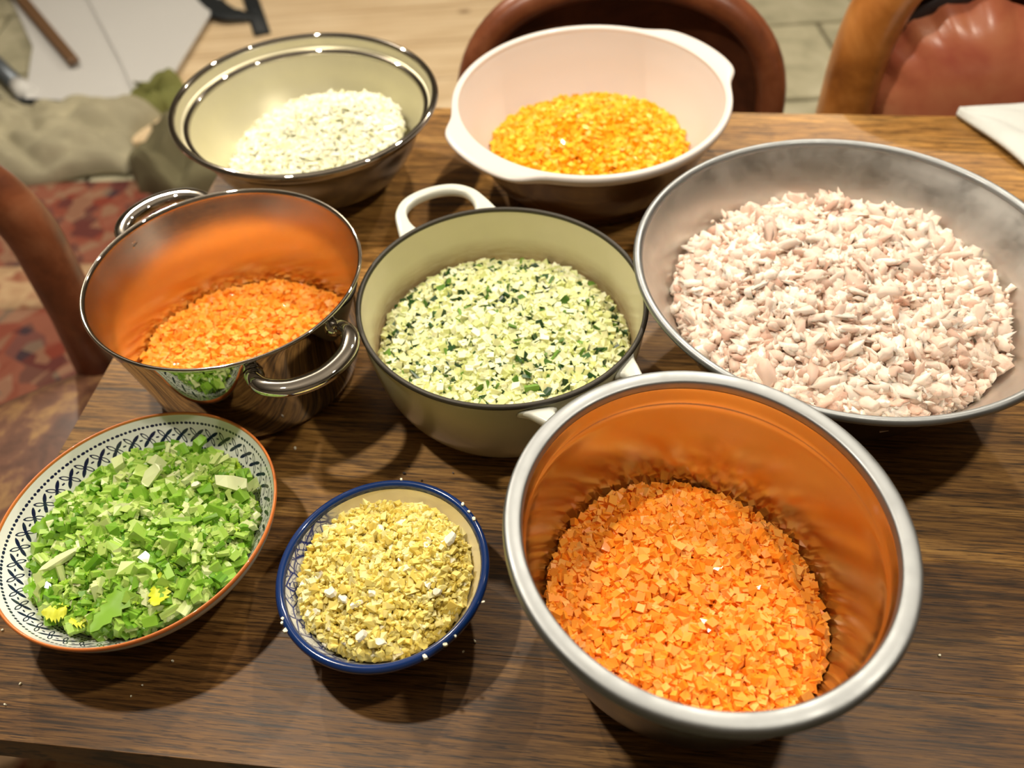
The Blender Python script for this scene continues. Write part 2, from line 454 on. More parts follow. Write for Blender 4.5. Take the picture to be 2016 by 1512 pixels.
# ------------------------------------------------------------------ room setting
o = box('floor', -4.2, 4.2, -1.6, 5.2, -0.05, -0.012, M_grout); tag(o, kind='structure'); floor = o
sh = {}
k = 0
for iy in range(11):
    y0 = -0.1 + iy * 0.48
    x = -4.1 + (0.31 if iy % 2 else 0)
    while x < 3.6:
        wd = [0.62, 0.48, 0.7][(iy + k) % 3]; k += 1
        q = box('flagstone', x + .006, x + wd - .006, y0 + .006, y0 + .474, -0.012, random.uniform(-.002, 0), M_stone, floor, bev=.004)
        x += wd
tag(box('ceiling', -4.3, 4.3, -1.7, 5.3, 2.6, 2.7, M_ceil), kind='structure')
for nm, a in (('wall_right', (4.2, 4.3, -1.6, 5.2, 0, 2.6)), ('wall_front', (-4.2, 4.2, -1.7, -1.6, 0, 2.6)), ('wall_back', (-4.2, 4.2, 5.2, 5.3, 0, 2.7)), ('wall_left', (-4.3, -4.2, -1.6, 5.2, 0, 2.7))):
    tag(box(nm, *a, M_wall), kind='structure')

# rug
def grid(name, nx, ny, fn, mat, parent=None, loc=None, thick=0.0):
    V = []; F = []
    for j in range(ny + 1):
        for i in range(nx + 1):
            V.append(fn(i / nx, j / ny))
    for j in range(ny):
        for i in range(nx):
            a = j * (nx + 1) + i; F.append((a, a + 1, a + nx + 2, a + nx + 1))
    if thick:
        n0 = len(V); V += [(x, y, z - thick) for x, y, z in V]
        F += [tuple(n0 + q for q in f[::-1]) for f in F]
        b = [i for i in range(nx + 1)] + [j * (nx + 1) + nx for j in range(1, ny + 1)] + [ny * (nx + 1) + i for i in range(nx - 1, -1, -1)] + [j * (nx + 1) for j in range(ny - 1, 0, -1)]
        for q in range(len(b)):
            a, c = b[q], b[(q + 1) % len(b)]; F.append((a, a + n0, c + n0, c))
    return mesh_obj(name, V, F, mat, parent, loc=loc)

rug = empty('persian_rug', (-1.45, 1.1, 0), R_(-3))
tag(rug, 'red and cream patterned wool rug on the stone floor beside the table', 'rug')
grid('pile', 40, 40, lambda u, v: ((u - .5) * 1.9, (v - .5) * 2.0, .012 + .001 * math.sin(u * 31) * math.sin(v * 23)), M_rug, rug, thick=.011)
t_ = NT('rug_cream_border'); n_ = t_.noise(t_.coord('Object'), 20, 4)
M_rugb = t_.set(Base_Color=t_.ramp(n_, [(.35, (150, 92, 66)), (.5, (196, 164, 126)), (.7, (176, 140, 104))]), Roughness=.95)
for yy in (-.55, .55):
    grid('border', 30, 3, lambda u, v, yy=yy: ((u - .5) * 1.86, yy + (v - .5) * .16, .0135 + .001 * math.sin(u * 31)), M_rugb, rug, thick=.003)

# ------------------------------------------------------------------ the table
TA = R_(-8.8)
table = empty('dining_table', (0, 0, 0))
tag(table, 'dark oiled oak plank dining table that carries all the bowls', 'table')
ct, st = math.cos(TA), math.sin(TA)
def TP(s, p, z):       # table coordinates: s along the long side, p across
    return (s * ct - p * st, s * st + p * ct, z)
plank_edges = [0.166, 0.262, 0.372, 0.4205, 0.5115, 0.585, 0.672, 0.765, 0.862, 0.955, 1.0478]
S0, S1 = -0.505, 1.75
def s_left(p): return -0.4888 + (p - 0.166) * -0.012      # the left end
def plank(s0, s1, p0, p1, tone=(1, 1, 1)):
    import bmesh
    bm = bmesh.new(); bmesh.ops.create_cube(bm, size=1)
    g = 0
    for v in bm.verts:
        v.co = (((s0 + g) if v.co.x < 0 else (s1 - g)), ((p0 + g) if v.co.y < 0 else (p1 - g)), -0.042 if v.co.z < 0 else 0)
    bmesh.ops.bevel(bm, geom=[e for e in bm.edges], offset=.00025, segments=1, affect='EDGES')
    me = bpy.data.meshes.new('plank'); bm.to_mesh(me); bm.free(); me.materials.append(M_wood)
    q = bpy.data.objects.new('plank', me); q.location = (0, 0, TZ); q.rotation_euler = (0, 0, TA)
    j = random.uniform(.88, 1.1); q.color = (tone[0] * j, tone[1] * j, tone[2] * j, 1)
    link(q, table)
TONES = [(.64, .57, .46), (.62, .56, .43), (1.0, .94, .70), (.86, .80, .60), (1.3, 1.22, .96), (1.1, 1.04, .82), (1.3, 1.22, .96), (1.2, 1.14, .92), (1.35, 1.28, 1.05), (1.4, 1.34, 1.1)]  # plank colours per row; front rows darker partly to paint in light falloff
cuts = [[.42], [-.12, .95], [.18], [.62], [-.02, .8], [.33], [1.1], [.1, .9], [.55], [-.05, .7]]
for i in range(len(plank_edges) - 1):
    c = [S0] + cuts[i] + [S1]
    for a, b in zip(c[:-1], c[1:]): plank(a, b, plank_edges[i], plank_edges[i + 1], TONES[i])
for (s, p) in ((S0 + .1, .26), (S1 - .1, .26), (S0 + .1, .96), (S1 - .1, .96)):
    q = box('leg', -.04, .04, -.04, .04, 0, TZ - .042, M_wood, table, bev=.004)
    q.location = TP(s, p, 0); q.rotation_euler = (0, 0, TA)
for p in (.25, .95):
    q = box('apron', S0 + .14, S1 - .14, p - .011, p + .011, TZ - .13, TZ - .042, M_wood, table); q.rotation_euler = (0, 0, TA)

# ------------------------------------------------------------------ bowls: shared things
def bowl_root(name, x, y, label, cat, rz=0):
    r = empty(name, (x, y, TZ + .0005), rz); tag(r, label, cat); return r

def wallr(prof):
    p = np.array(sorted(prof, key=lambda q: q[1]))
    return lambda z: np.interp(z, p[:, 1], p[:, 0])

# --- front steel mixing bowl
FRONT = dict(c=(.1182, .2812), ell=(.1334, .1295, -61), h=.155)
p_in = smooth_profile([(0, .006), (.045, .006), (.072, .010), (.092, .024), (.1035, .045), (.1105, .075), (.1155, .11), (.1168, .126), (.1174, .130), (.1184, .1345), (.1190, .146), (.1194, .1475)], 5)
p_out = smooth_profile([(.1215, .1475), (.1170, .11), (.112, .075), (.105, .044), (.0935, .0225), (.073, .0085), (.060, .0), (.045, .001), (0, .002)], 5)
rt_ = bowl_root('mixing_bowl', *FRONT['c'], 'large deep steel mixing bowl with a wide dull lip, nearest the camera', 'bowl')
lathe('body', np.vstack([p_in, p_out]), [M_steel_in, M_steel_out], rt_, ell=FRONT['ell'],
      mi=lambda i, p: 0 if i < len(p_in) - 1 else 1)
lathe('rim', smooth_profile([(.1186, .1475), (.1190, .1525), (.1206, .1547), (.1262, .1556), (.1304, .1545), (.1317, .1500), (.1312, .1462), (.1290, .1455), (.1295, .1495), (.1262, .1525), (.1228, .1515), (.1212, .147)], 4), M_steel_lip, rt_, ell=FRONT['ell'], closed=True)
front_wall = wallr([(.045, .006), (.072, .010), (.092, .024), (.1035, .045), (.1105, .075), (.1155, .11)])

# --- wide steel bowl with the chicken
CHK = dict(c=(.305, .5547), ell=(.1907, .186, -159), h=.13)
p_in = smooth_profile([(0, .004), (.085, .004), (.104, .009), (.1215, .025), (.138, .05), (.1555, .082), (.170, .108), (.1785, .122), (.1805, .1255)], 5)
p_out = smooth_profile([(.1815, .1255), (.171, .107), (.157, .081), (.1395, .049), (.1225, .022), (.104, .004), (.09, 0), (.05, .001), (0, .001)], 5)
rt_ = bowl_root('mixing_bowl', *CHK['c'], 'very wide satin steel bowl heaped with shredded chicken', 'bowl')
lathe('body', np.vstack([p_in, p_out]), [M_steel_brushed, M_steel_out], rt_, ell=CHK['ell'], seg=144, mi=lambda i, p: 0 if i < len(p_in) - 1 else 1)
lathe('rim', smooth_profile([(.180, .1245), (.1815, .1282), (.1840, .1300), (.1868, .1298), (.1886, .1275), (.1884, .1248), (.1868, .1250), (.1862, .1276), (.1838, .1280), (.182, .1255)], 4), M_steel_lip, rt_, ell=CHK['ell'], seg=144, closed=True)
chk_wall = wallr([(.085, .004), (.104, .009), (.1215, .025), (.138, .05), (.1555, .082), (.170, .108)])

# --- steel pot with two handles
POT = dict(c=(-.2559, .5925), ell=(.1265, .1239, -16), h=.13)
p_in = smooth_profile([(0, .006), (.07, .006), (.094, .008), (.1005, .016), (.106, .045), (.1135, .085), (.1205, .118), (.1222, .127)], 5)
p_out = smooth_profile([(.1232, .127), (.1215, .118), (.1147, .085), (.1073, .045), (.102, .014), (.0965, .003), (.088, 0), (.05, .0005), (0, .001)], 5)
rt_ = bowl_root('stock_pot', *POT['c'], 'shiny steel pot with two loop handles holding diced carrot', 'pot')
lathe('body', np.vstack([p_in, p_out]), [M_pot_in, M_mirror], rt_, ell=POT['ell'], mi=lambda i, p: 0 if i < len(p_in) - 1 else 1)
lathe('rim', smooth_profile([(.1212, .1262), (.1222, .1293), (.1242, .1302), (.1254, .1288), (.1250, .1270), (.1236, .1262)], 4), M_mirror, rt_, ell=POT['ell'], closed=True)
def ring_pt(r, deg, z): return (r * math.cos(R_(deg)), r * math.sin(R_(deg)), z)
for a0 in (-51, 128):
    pts = [ring_pt(q[0], a0 + q[1], q[2]) for q in ((.1225, -19, .110), (.131, -19.5, .1135), (.146, -16.5, .116), (.158, -9.5, .1165), (.1625, 0, .1165),
           (.158, 9.5, .1165), (.146, 16.5, .116), (.131, 19.5, .1135), (.1225, 19, .110))]
    path = catmull(pts, 6); n_ = len(path)
    sz = [(0.75 + 0.45 * math.sin(PI * i / (n_ - 1)), 0.9) for i in range(n_)]
    hd = sweep('handle', path, .0074, .0064, M_mirror, rt_, seg=16, sizes=sz, sq=.8)
    for sgn in (-1, 1):      # welded boss where the handle meets the wall
        cx, cy, cz = ring_pt(.1218, a0 + sgn * 19.3, .109)
        Mx = Matrix.Rotation(R_(a0 + sgn * 19.3), 4, 'Z') @ Matrix.Rotation(PI / 2, 4, 'Y')
        bb = lathe('boss', smooth_profile([(0, -.0005), (.0075, -.0005), (.0085, 0), (.0072, .0045), (.004, .0062), (0, .0068)], 3), M_mirror, hd, seg=20)
        bb.matrix_local = Matrix.Translation((cx, cy, cz)) @ Mx
pot_wall = wallr([(.07, .006), (.094, .008), (.1005, .016), (.106, .045), (.1135, .085), (.1205, .118)])

# --- enamelled cast-iron oven with the zucchini
ZUC = dict(c=(-.0048, .5557), ell=(.1333, .1291, -47), h=.11)
p_in = smooth_profile([(0, .008), (.07, .008), (.100, .011), (.113, .022), (.1195, .045), (.1235, .075), (.1262, .1), (.1268, .1075)], 5)
p_out = smooth_profile([(.1300, .1075), (.1300, .098), (.1278, .075), (.1228, .045), (.114, .020), (.101, .005), (.090, .0), (.05, .0), (0, .001)], 5)
rt_ = bowl_root('cast_iron_pot', *ZUC['c'], 'pale sage enamelled cast-iron pot filled with diced zucchini', 'pot')
lathe('body', np.vstack([p_in, p_out]), [M_oven_in, M_oven_out], rt_, ell=ZUC['ell'], mi=lambda i, p: 0 if i < len(p_in) - 1 else 1)
lathe('rim', smooth_profile([(.1266, .1065), (.1272, .1092), (.1290, .1101), (.1310, .1092), (.1315, .1068), (.1300, .1055), (.128, .1055)], 4), M_iron, rt_, ell=ZUC['ell'], closed=True)
def cast_handle(a0, rc, aw, z0, th, mat, parent):
    """flat cast loop: outer contour, oval hole, rounded section"""
    rr_ = lambda v: .131 + (v - .131) * rc
    oh = [(-27, .1312), (-23.5, .1375), (-20, .151), (-15.5, .170), (-9, .184), (0, .1885)]
    ih = [(-12.5, .1345), (-14, .1415), (-13.5, .154), (-11, .167), (-6, .1745), (0, .1768)]
    O = oh + [(-q, w_) for q, w_ in oh[:-1][::-1]]; I = ih + [(-q, w_) for q, w_ in ih[:-1][::-1]]
    O = catmull([ring_pt(rr_(w_), a0 + q * aw, 0) for q, w_ in O], 5); I = catmull([ring_pt(rr_(w_), a0 + q * aw, 0) for q, w_ in I], 5)
    V = []; F = []; seg = 16; n = len(O)
    for k in range(n):
        c = (O[k] + I[k]) / 2; h = (O[k] - I[k]) / 2; f = abs(2 * k / (n - 1) - 1)
        dz = -.004 * f ** 3
        for j in range(seg):
            t = 2 * PI * j / seg; cx = math.copysign(abs(math.cos(t)) ** .6, math.cos(t)); cz = math.copysign(abs(math.sin(t)) ** .7, math.sin(t))
            p = c + h * cx; V.append((p[0], p[1], z0 + dz + th * cz))
    for k in range(n - 1):
        for j in range(seg):
            j2 = (j + 1) % seg; F.append((k * seg + j, k * seg + j2, (k + 1) * seg + j2, (k + 1) * seg + j))
    F.append(tuple(range(seg))[::-1]); F.append(tuple((n - 1) * seg + j for j in range(seg)))
    return mesh_obj('handle', V, F, mat, parent)
cast_handle(112, 1.0, .95, .1035, .0052, M_oven_handle, rt_)
cast_handle(-60, .72, 1.0, .1025, .0052, M_oven_handle, rt_)
zuc_wall = wallr([(.07, .008), (.100, .011), (.113, .022), (.1195, .045), (.1235, .075), (.1262, .1)])

# --- steel bowl with a stepped rim (onions)
ONI = dict(c=(-.2236, .9174), ell=(.1650, .1570, -61), h=.115)
p_in = smooth_profile([(0, .005), (.055, .006), (.085, .014), (.108, .032), (.126, .058), (.137, .083), (.141, .093), (.1425, .0965)], 5)
p_st = smooth_profile([(.1435, .0975), (.1475, .0985), (.1502, .0995), (.1515, .103), (.1535, .1115)], 3)
p_out = smooth_profile([(.1545, .1115), (.1525, .102), (.1500, .0975), (.145, .0945), (.138, .083), (.127, .057), (.109, .0305), (.086, .0122), (.066, .0), (.05, .001), (0, .002)], 5)
rt_ = bowl_root('mixing_bowl', *ONI['c'], 'steel bowl with a stepped rim holding chopped onion', 'bowl')
lathe('body', np.vstack([p_in, p_st, p_out]), [M_steel_cream_reflect, M_steel_out], rt_, ell=ONI['ell'], mi=lambda i, p: 0 if i < len(p_in) + len(p_st) - 1 else 1)
lathe('rim', smooth_profile([(.1527, .1108), (.1545, .1142), (.1572, .1150), (.1600, .1138), (.1612, .1112), (.1598, .1098), (.1565, .1102), (.154, .1098)], 4), M_mirror, rt_, ell=ONI['ell'], closed=True)
lathe('ledge', smooth_profile([(.1408, .0935), (.1418, .0972), (.1440, .0990), (.1475, .0993), (.1475, .0984), (.143, .0972)], 4), M_mirror, rt_, ell=ONI['ell'], closed=True)
oni_wall = wallr([(.055, .006), (.085, .014), (.108, .032), (.126, .058), (.137, .083)])

# --- pale pink bowl with two tab handles (yellow dice)
PLA = dict(c=(.1137, .8924), ell=(.1745, .1660, -107), h=.11)
def tabs(r, z, t, rin=.158):
    if r < rin or z < .098: return r
    b = 0
    for a0 in (30, -142):
        d = abs((math.degrees(t) - a0 + 180) % 360 - 180)
        b = max(b, 1 / (1 + math.exp((d - 24) / 2.6)))
    return r + (r - rin) / .008 * .017 * min(1, b) * 1.0
p_in = smooth_profile([(0, .008), (.07, .008), (.100, .014), (.120, .028), (.137, .055), (.150, .085), (.156, .101), (.1582, .1065)], 5)
rt_ = bowl_root('serving_bowl', *PLA['c'], 'pale pink plastic bowl with two tab handles holding yellow dice', 'bowl')
p_out = smooth_profile([(.1600, .0965), (.1535, .084), (.1405, .053), (.124, .025), (.112, .012), (.108, 0), (.1, 0), (.09, .004), (0, .004)], 5)
lathe('body', np.vstack([p_in, p_out]), [M_pink, M_brown_out], rt_, ell=PLA['ell'], mi=lambda i, p: 0 if i < len(p_in) - 1 else 1)
lathe('rim', smooth_profile([(.1572, .1030), (.1580, .1080), (.1605, .1098), (.1640, .1100), (.1662, .1085), (.1668, .1055), (.1655, .1010), (.1640, .0985), (.1605, .0975), (.159, .0985)], 4), M_pink, rt_, seg=180, ell=PLA['ell'], closed=True, rmod=tabs)
pla_wall = wallr([(.07, .008), (.100, .014), (.120, .028), (.137, .055), (.150, .085)])

# --- printed bowl with orange edge (celery)
CEL = dict(c=(-.305, .373), ell=(.1116, .1067, -140), h=.065)
p_in = smooth_profile([(0, .008), (.045, .009), (.068, .016), (.083, .028), (.0945, .042), (.1025, .054), (.1065, .0615), (.1074, .0635)], 5)[::-1]
p_out = smooth_profile([(.0, .005), (.04, .004), (.041, 0), (.048, 0), (.052, .005), (.072, .014), (.0865, .026), (.098, .040), (.106, .0525), (.1092, .0625)], 5)
rt_ = bowl_root('serving_bowl', *CEL['c'], 'white bowl with navy petal pattern and orange edge, full of celery', 'bowl')
lathe('body', np.vstack([p_in, p_out]), [M_print, M_white_glaze], rt_, seg=160, ell=CEL['ell'], mi=lambda i, p: 0 if i < len(p_in) - 1 else 1)
lathe('rim', smooth_profile([(.1072, .0630), (.1077, .0648), (.1086, .0652), (.1095, .0642), (.1096, .0622), (.1088, .0612)], 4), M_orange_glaze, rt_, seg=160, ell=CEL['ell'], closed=True)
cel_wall = wallr([(.045, .009), (.068, .016), (.083, .028), (.0945, .042), (.1025, .054)])

# --- small bowl with blue rim (garlic)
GAR = dict(c=(-.1075, .3205), ell=(.0824, .0808, -134), h=.055)
p_in = smooth_profile([(0, .007), (.03, .008), (.048, .014), (.060, .024), (.0685, .037), (.0735, .047), (.0752, .0515)], 5)
p_out = smooth_profile([(.0798, .0500), (.0775, .044), (.072, .031), (.0625, .018), (.05, .008), (.036, .003), (.034, 0), (.028, 0), (.025, .003), (0, .003)], 5)
rt_ = bowl_root('small_bowl', *GAR['c'], 'small hand-glazed bowl with cobalt blue rim holding chopped garlic', 'bowl')
lathe('body', np.vstack([p_in, p_out]), [M_bubble, M_white_glaze], rt_, ell=GAR['ell'], mi=lambda i, p: 0 if i < len(p_in) - 1 else 1)
lathe('rim', smooth_profile([(.0746, .0498), (.0752, .0530), (.0770, .0549), (.0793, .0550), (.0812, .0532), (.0816, .0505), (.0806, .0482), (.0785, .0475), (.0765, .048)], 4), M_blue_glaze, rt_, ell=GAR['ell'], closed=True)
gar_wall = wallr([(.03, .008), (.048, .014), (.060, .024), (.0685, .037), (.0735, .047)])

# ------------------------------------------------------------------ food pieces
CUBE_F = [(0, 1, 3, 2), (4, 6, 7, 5), (0, 4, 5, 1), (2, 3, 7, 6), (0, 2, 6, 4), (1, 5, 7, 3)]
def cube_tpl(j=.12, taper=0.0, dims=(1, 1, 1)):
    V = np.array([(x, y, z) for x in (-.5, .5) for y in (-.5, .5) for z in (-.5, .5)], float)
    V *= dims; V += rng.uniform(-j, j, V.shape) * np.array(dims)
    if taper: V[V[:, 2] > 0, :2] *= 1 - taper
    return V, list(CUBE_F)
def ico_tpl(sub=1):
    import bmesh
    bm = bmesh.new(); bmesh.ops.create_icosphere(bm, subdivisions=sub, radius=.5)
    V = np.array([v.co[:] for v in bm.verts]); F = [tuple(v.index for v in f.verts) for f in bm.faces]; bm.free()
    return V, F
ICO2 = ico_tpl(2); ICO1 = ico_tpl(1)
def lump_tpl(dims=(1, .6, .35), rough=.28, ico=ICO2, bend=.2):
    V, F = ico; V = V.copy()
    d = V / np.linalg.norm(V, axis=1)[:, None]
    k = rng.normal(size=(4, 3)) * 3.2; ph = rng.uniform(0, 6.3, 4)
    amp = sum(np.sin(d @ k[i] + ph[i]) for i in range(4)) / 4 + rng.uniform(-.5, .5, len(V))
    V = V * (1 + rough * amp)[:, None] * dims
    V[:, 2] += bend * (V[:, 0] ** 2) * rng.uniform(-1, 1) * 1.5
    return V, list(F)
def crescent_tpl(r0=.28, r1=.5, arc=200, h=.5, n=7, ridg=.04):
    V = []; F = []
    for i in range(n + 1):
        a = R_(-arc / 2 + arc * i / n); rr = r1 + (ridg if i % 2 else -ridg)
        for r, z in ((r0, 0), (rr, 0), (rr, h), (r0, h)): V.append((r * math.cos(a) - .35, r * math.sin(a), z - h / 2))
    for i in range(n):
        b = i * 4
        for q in range(4):
            q2 = (q + 1) % 4; F.append((b + q, b + 4 + q, b + 4 + q2, b + q2))
    F.append((0, 1, 2, 3)); F.append((n * 4 + 3, n * 4 + 2, n * 4 + 1, n * 4))
    return np.array(V) + rng.uniform(-.02, .02, (len(V), 3)), F
def leaf_tpl(lobes=5, wid=.32, L=1.0, curl=.18, thick=.02):
    out = []
    n = 14
    for i in range(n + 1):
        t = i / n; wv = wid * math.sin(PI * t) ** .7 * (1 + .35 * (1 if i % 2 else -1) * rng.uniform(.4, 1))
        out.append((t * L - L / 2, wv))
    V = []; F = []
    z = lambda x, y: curl * (x * x * 1.6 - abs(y) * .9 + .12 * math.sin(x * 14) + .1 * math.sin(y * 19))
    for x, wv in out:
        for y in (-wv, -wv * .5, 0, wv * .5, wv): V.append((x, y, z(x, y)))
    for i in range(n):
        for q in range(4):
            a = i * 5 + q; F.append((a, a + 5, a + 6, a + 1))
    V = np.array(V); m = len(V)
    V2 = V - (0, 0, thick); F2 = [tuple(m + q for q in f[::-1]) for f in F]
    return np.vstack([V, V2]), F + F2
def flake_tpl(dims=(1, .8, .3), n=6):
    V = []; 
    rr = rng.uniform(.32, .55, n)
    for z in (-.5, .5):
        for i in range(n):
            a = 2 * PI * i / n; k = rr[i] * (1 if z < 0 else rng.uniform(.75, 1))
            V.append((k * math.cos(a) * dims[0], k * math.sin(a) * dims[1], z * dims[2] + rng.uniform(-.06, .06)))
    F = [tuple(range(n))[::-1], tuple(range(n, 2 * n))] + [(i, (i + 1) % n, n + (i + 1) % n, n + i) for i in range(n)]
    return np.array(V), F

def rot_rand(n, flat=0.0):
    """random rotation matrices; flat>0 biases the pieces to lie flat"""
    yaw = rng.uniform(0, 2 * PI, n)
    if flat >= 1: a = rng.normal(0, .18, n); b = rng.normal(0, .18, n)
    elif flat > 0: a = rng.normal(0, 1 - flat, n); b = rng.normal(0, 1 - flat, n)
    else: a = rng.uniform(0, 2 * PI, n); b = rng.uniform(0, 2 * PI, n)
    ca, sa, cb, sb, cy, sy = np.cos(a), np.sin(a), np.cos(b), np.sin(b), np.cos(yaw), np.sin(yaw)
    z = np.zeros(n); o1 = np.ones(n)
    Rx = np.stack([o1, z, z, z, ca, -sa, z, sa, ca], 1).reshape(n, 3, 3)
    Ry = np.stack([cb, z, sb, z, o1, z, -sb, z, cb], 1).reshape(n, 3, 3)
    Rz = np.stack([cy, -sy, z, sy, cy, z, z, z, o1], 1).reshape(n, 3, 3)
    return Rz @ Ry @ Rx

def tpl_mesh(name, tpl, mats, smooth=False):
    V, F = tpl[0], tpl[1]
    me = bpy.data.meshes.new(name); me.from_pydata([tuple(v) for v in V.tolist()], [], F)
    for m in mats: me.materials.append(m)
    if len(tpl) > 2: me.polygons.foreach_set('material_index', tpl[2])
    me.polygons.foreach_set('use_smooth', [bool(smooth)] * len(F))
    me.update(); return me

ZONES = (('far left part', 'far middle part', 'far right part'), ('left side', 'centre', 'right side'), ('near left part', 'near middle part', 'near right part'))
class Heap:
    """a pile of pieces in a bowl: the pieces that show largest are things of their own, the rest one object"""
    def __init__(s, bowl, wall, redge, zedge, dome, size, shape=None, off=(0, 0), wk=.86):
        s.c = np.array(bowl['c']); s.S = stretch(bowl['ell']); s.R = (bowl['ell'][0] + bowl['ell'][1]) / 2
        s.h = bowl['h']; s.wall = wall; s.re = redge; s.ze = zedge; s.dome = dome; s.size = size; s.shape = shape; s.off = off; s.wk = wk
        s.pb = []
        s.bph = rng.uniform(0, 6.3, 6); s.bk = rng.normal(size=(6, 2)) * 38
    def z(s, x, y):
        """x, y local to the bowl axis"""
        r = np.hypot(x, y) / s.re
        z = s.ze + s.dome * (1 - np.clip(r, 0, 1.2) ** 2)
        b = sum(np.sin(x * s.bk[i, 0] + y * s.bk[i, 1] + s.bph[i]) for i in range(6))
        z = z + .0009 * b
        if s.shape: z = z + s.shape(x, y)
        return z
    def core(s, mat_lower):
        pass
    def make(s, stuff_name, stuff_label, cat, kinds, n, layers=2.2, single=300, core_mat=None, smooth=False):
        """kinds: list of dict(name,label,tpls,mats,scale(lo,hi),w,flat,group,aspect)"""
        # candidate positions
        m = int(n)
        r = s.re * np.sqrt(rng.uniform(0, 1, m)) * .985; t = rng.uniform(0, 2 * PI, m)
        x = r * np.cos(t); y = r * np.sin(t)
        lay = rng.uniform(-1, 0, m) ** 1 * layers * s.size + .45 * s.size
        zz = s.z(x, y) + lay
        ki = rng.choice(len(kinds), m, p=np.array([k['w'] for k in kinds]) / sum(k['w'] for k in kinds))
        lo = np.array([k['scale'][0] for k in kinds])[ki]; hi = np.array([k['scale'][1] for k in kinds])[ki]
        sc = lo + (hi - lo) * rng.uniform(0, 1, m) ** 1.6
        # keep pieces off the wall
        lim = s.wall(np.maximum(zz, .01)) - sc * s.wk
        f = np.minimum(1, lim / np.maximum(np.hypot(x, y), 1e-6)); x *= f; y *= f
        xy = (s.S @ np.stack([x, y])).T + s.c
        P = np.column_stack([xy, zz + TZ])
        # which show in the photograph: not hidden behind the near rim
        d = P - CAMP; tt = (TZ + s.h - CAMP[2]) / d[:, 2]; q = CAMP + d * tt[:, None]
        loc = (np.linalg.inv(s.S) @ (q[:, :2] - s.c).T).T
        zc = d @ np.array(fw); px = 1008 + FPX * (d @ np.array(rt)) / zc; py = 756 - FPX * (d @ np.array(up)) / zc
        seen = (np.hypot(*loc.T) < s.R * .93) & (px > 8) & (px < 2008) & (py > 8) & (py < 1504)
        top = lay > .22 * s.size
        score = sc / np.linalg.norm(d, axis=1) * np.where(seen & top, 1, 0)
        Rm = np.empty((m, 3, 3))
        for i, k in enumerate(kinds):
            sel = ki == i; Rm[sel] = rot_rand(int(sel.sum()), k.get('flat', 0))
        ti = np.array([rng.integers(len(kinds[a]['tpls'])) for a in ki])
        singles = set(); vis = np.where(score > 0)[0]; zb = (px[vis].min(), px[vis].max(), py[vis].min(), py[vis].max())
        for i, k in enumerate(kinds):
            cand = np.where((ki == i) & (score > 0))[0]
            cand = cand[np.argsort(-score[cand])][:int(k.get('single', 0))]
            meshes = [tpl_mesh(k['name'], tp, k['mats'], k.get('smooth', False)) for tp in k['tpls']]
            for c in cand:
                o = bpy.data.objects.new(k['name'], meshes[ti[c]])
                Mm = Matrix([list(Rm[c][0] * sc[c]) + [P[c, 0]], list(Rm[c][1] * sc[c]) + [P[c, 1]], list(Rm[c][2] * sc[c]) + [P[c, 2] + .0002], [0, 0, 0, 1]])
                o.matrix_world = Mm
                zx = min(2, int((px[c] - zb[0]) / (zb[1] - zb[0] + 1) * 3)); zy = min(2, int((py[c] - zb[2]) / (zb[3] - zb[2] + 1) * 3))
                where = ZONES[zy][zx]
                tag(o, k['label'].replace('@', where), k['cat'], k['group'] + ', ' + where); COL.objects.link(o)
                singles.add(int(c))
        # everything else
        mats = []; Vs = []; Fl = []; Ft = []; MI = []; nv = 0
        rest = np.array([i for i in range(m) if i not in singles and zz[i] > sc[i] * .9 + .012])
        for i, k in enumerate(kinds):
            base = len(mats); mats += k['mats']
            for j, tp in enumerate(k['tpls']):
                sel = rest[(ki[rest] == i) & (ti[rest] == j)]
                if not len(sel): continue
                V = np.einsum('nij,vj->nvi', Rm[sel] * sc[sel][:, None, None], tp[0]) + P[sel][:, None, :]
                Vs.append(V.reshape(-1, 3)); vc = len(tp[0])
                offs = nv + np.arange(len(sel)) * vc; nv += len(sel) * vc
                mi = tp[2] if len(tp) > 2 else [0] * len(tp[1])
                for f, q in zip(tp[1], mi):
                    Fl.append((offs[:, None] + np.array(f)[None, :]).ravel()); Ft.append(np.full(len(sel), len(f))); MI.append(np.full(len(sel), base + q))
        # core surface under the loose pieces
        core = core_mat or kinds[0]['mats'][0]; base = len(mats); mats.append(core)
        nr, na = 22, 72; cv = []
        for a in range(nr + 1):
            for b in range(na):
                rr = s.re * a / nr; th = 2 * PI * b / na; xx, yy = rr * math.cos(th), rr * math.sin(th)
                z = float(s.z(xx, yy)) - s.size * (.9 if a < nr else 1.5)
                lim = float(s.wall(z)) - .0015
                if rr > lim: xx *= lim / rr; yy *= lim / rr
                p = s.S @ np.array([xx, yy]) + s.c; cv.append((p[0], p[1], z + TZ))
        cf = np.array([(a * na + b, (a + 1) * na + b, (a + 1) * na + (b + 1) % na, a * na + (b + 1) % na) for a in range(nr) for b in range(na)]) + nv
        Vs.append(np.array(cv)); Fl.append(cf.ravel()); Ft.append(np.full(len(cf), 4)); MI.append(np.full(len(cf), base))
        V = np.concatenate(Vs).astype(np.float32); L = np.concatenate(Fl).astype(np.int32); T = np.concatenate(Ft).astype(np.int32); MI = np.concatenate(MI).astype(np.int32)
        me = bpy.data.meshes.new(stuff_name)
        me.vertices.add(len(V)); me.vertices.foreach_set('co', V.ravel())
        me.loops.add(len(L)); me.loops.foreach_set('vertex_index', L)
        me.polygons.add(len(T)); me.polygons.foreach_set('loop_start', np.concatenate([[0], np.cumsum(T)[:-1]]).astype(np.int32))
        try: me.polygons.foreach_set('loop_total', T)
        except Exception: pass
        for q in mats: me.materials.append(q)
        me.polygons.foreach_set('material_index', MI)
        me.polygons.foreach_set('use_smooth', np.full(len(T), bool(smooth)))
        me.update(calc_edges=True); me.validate()
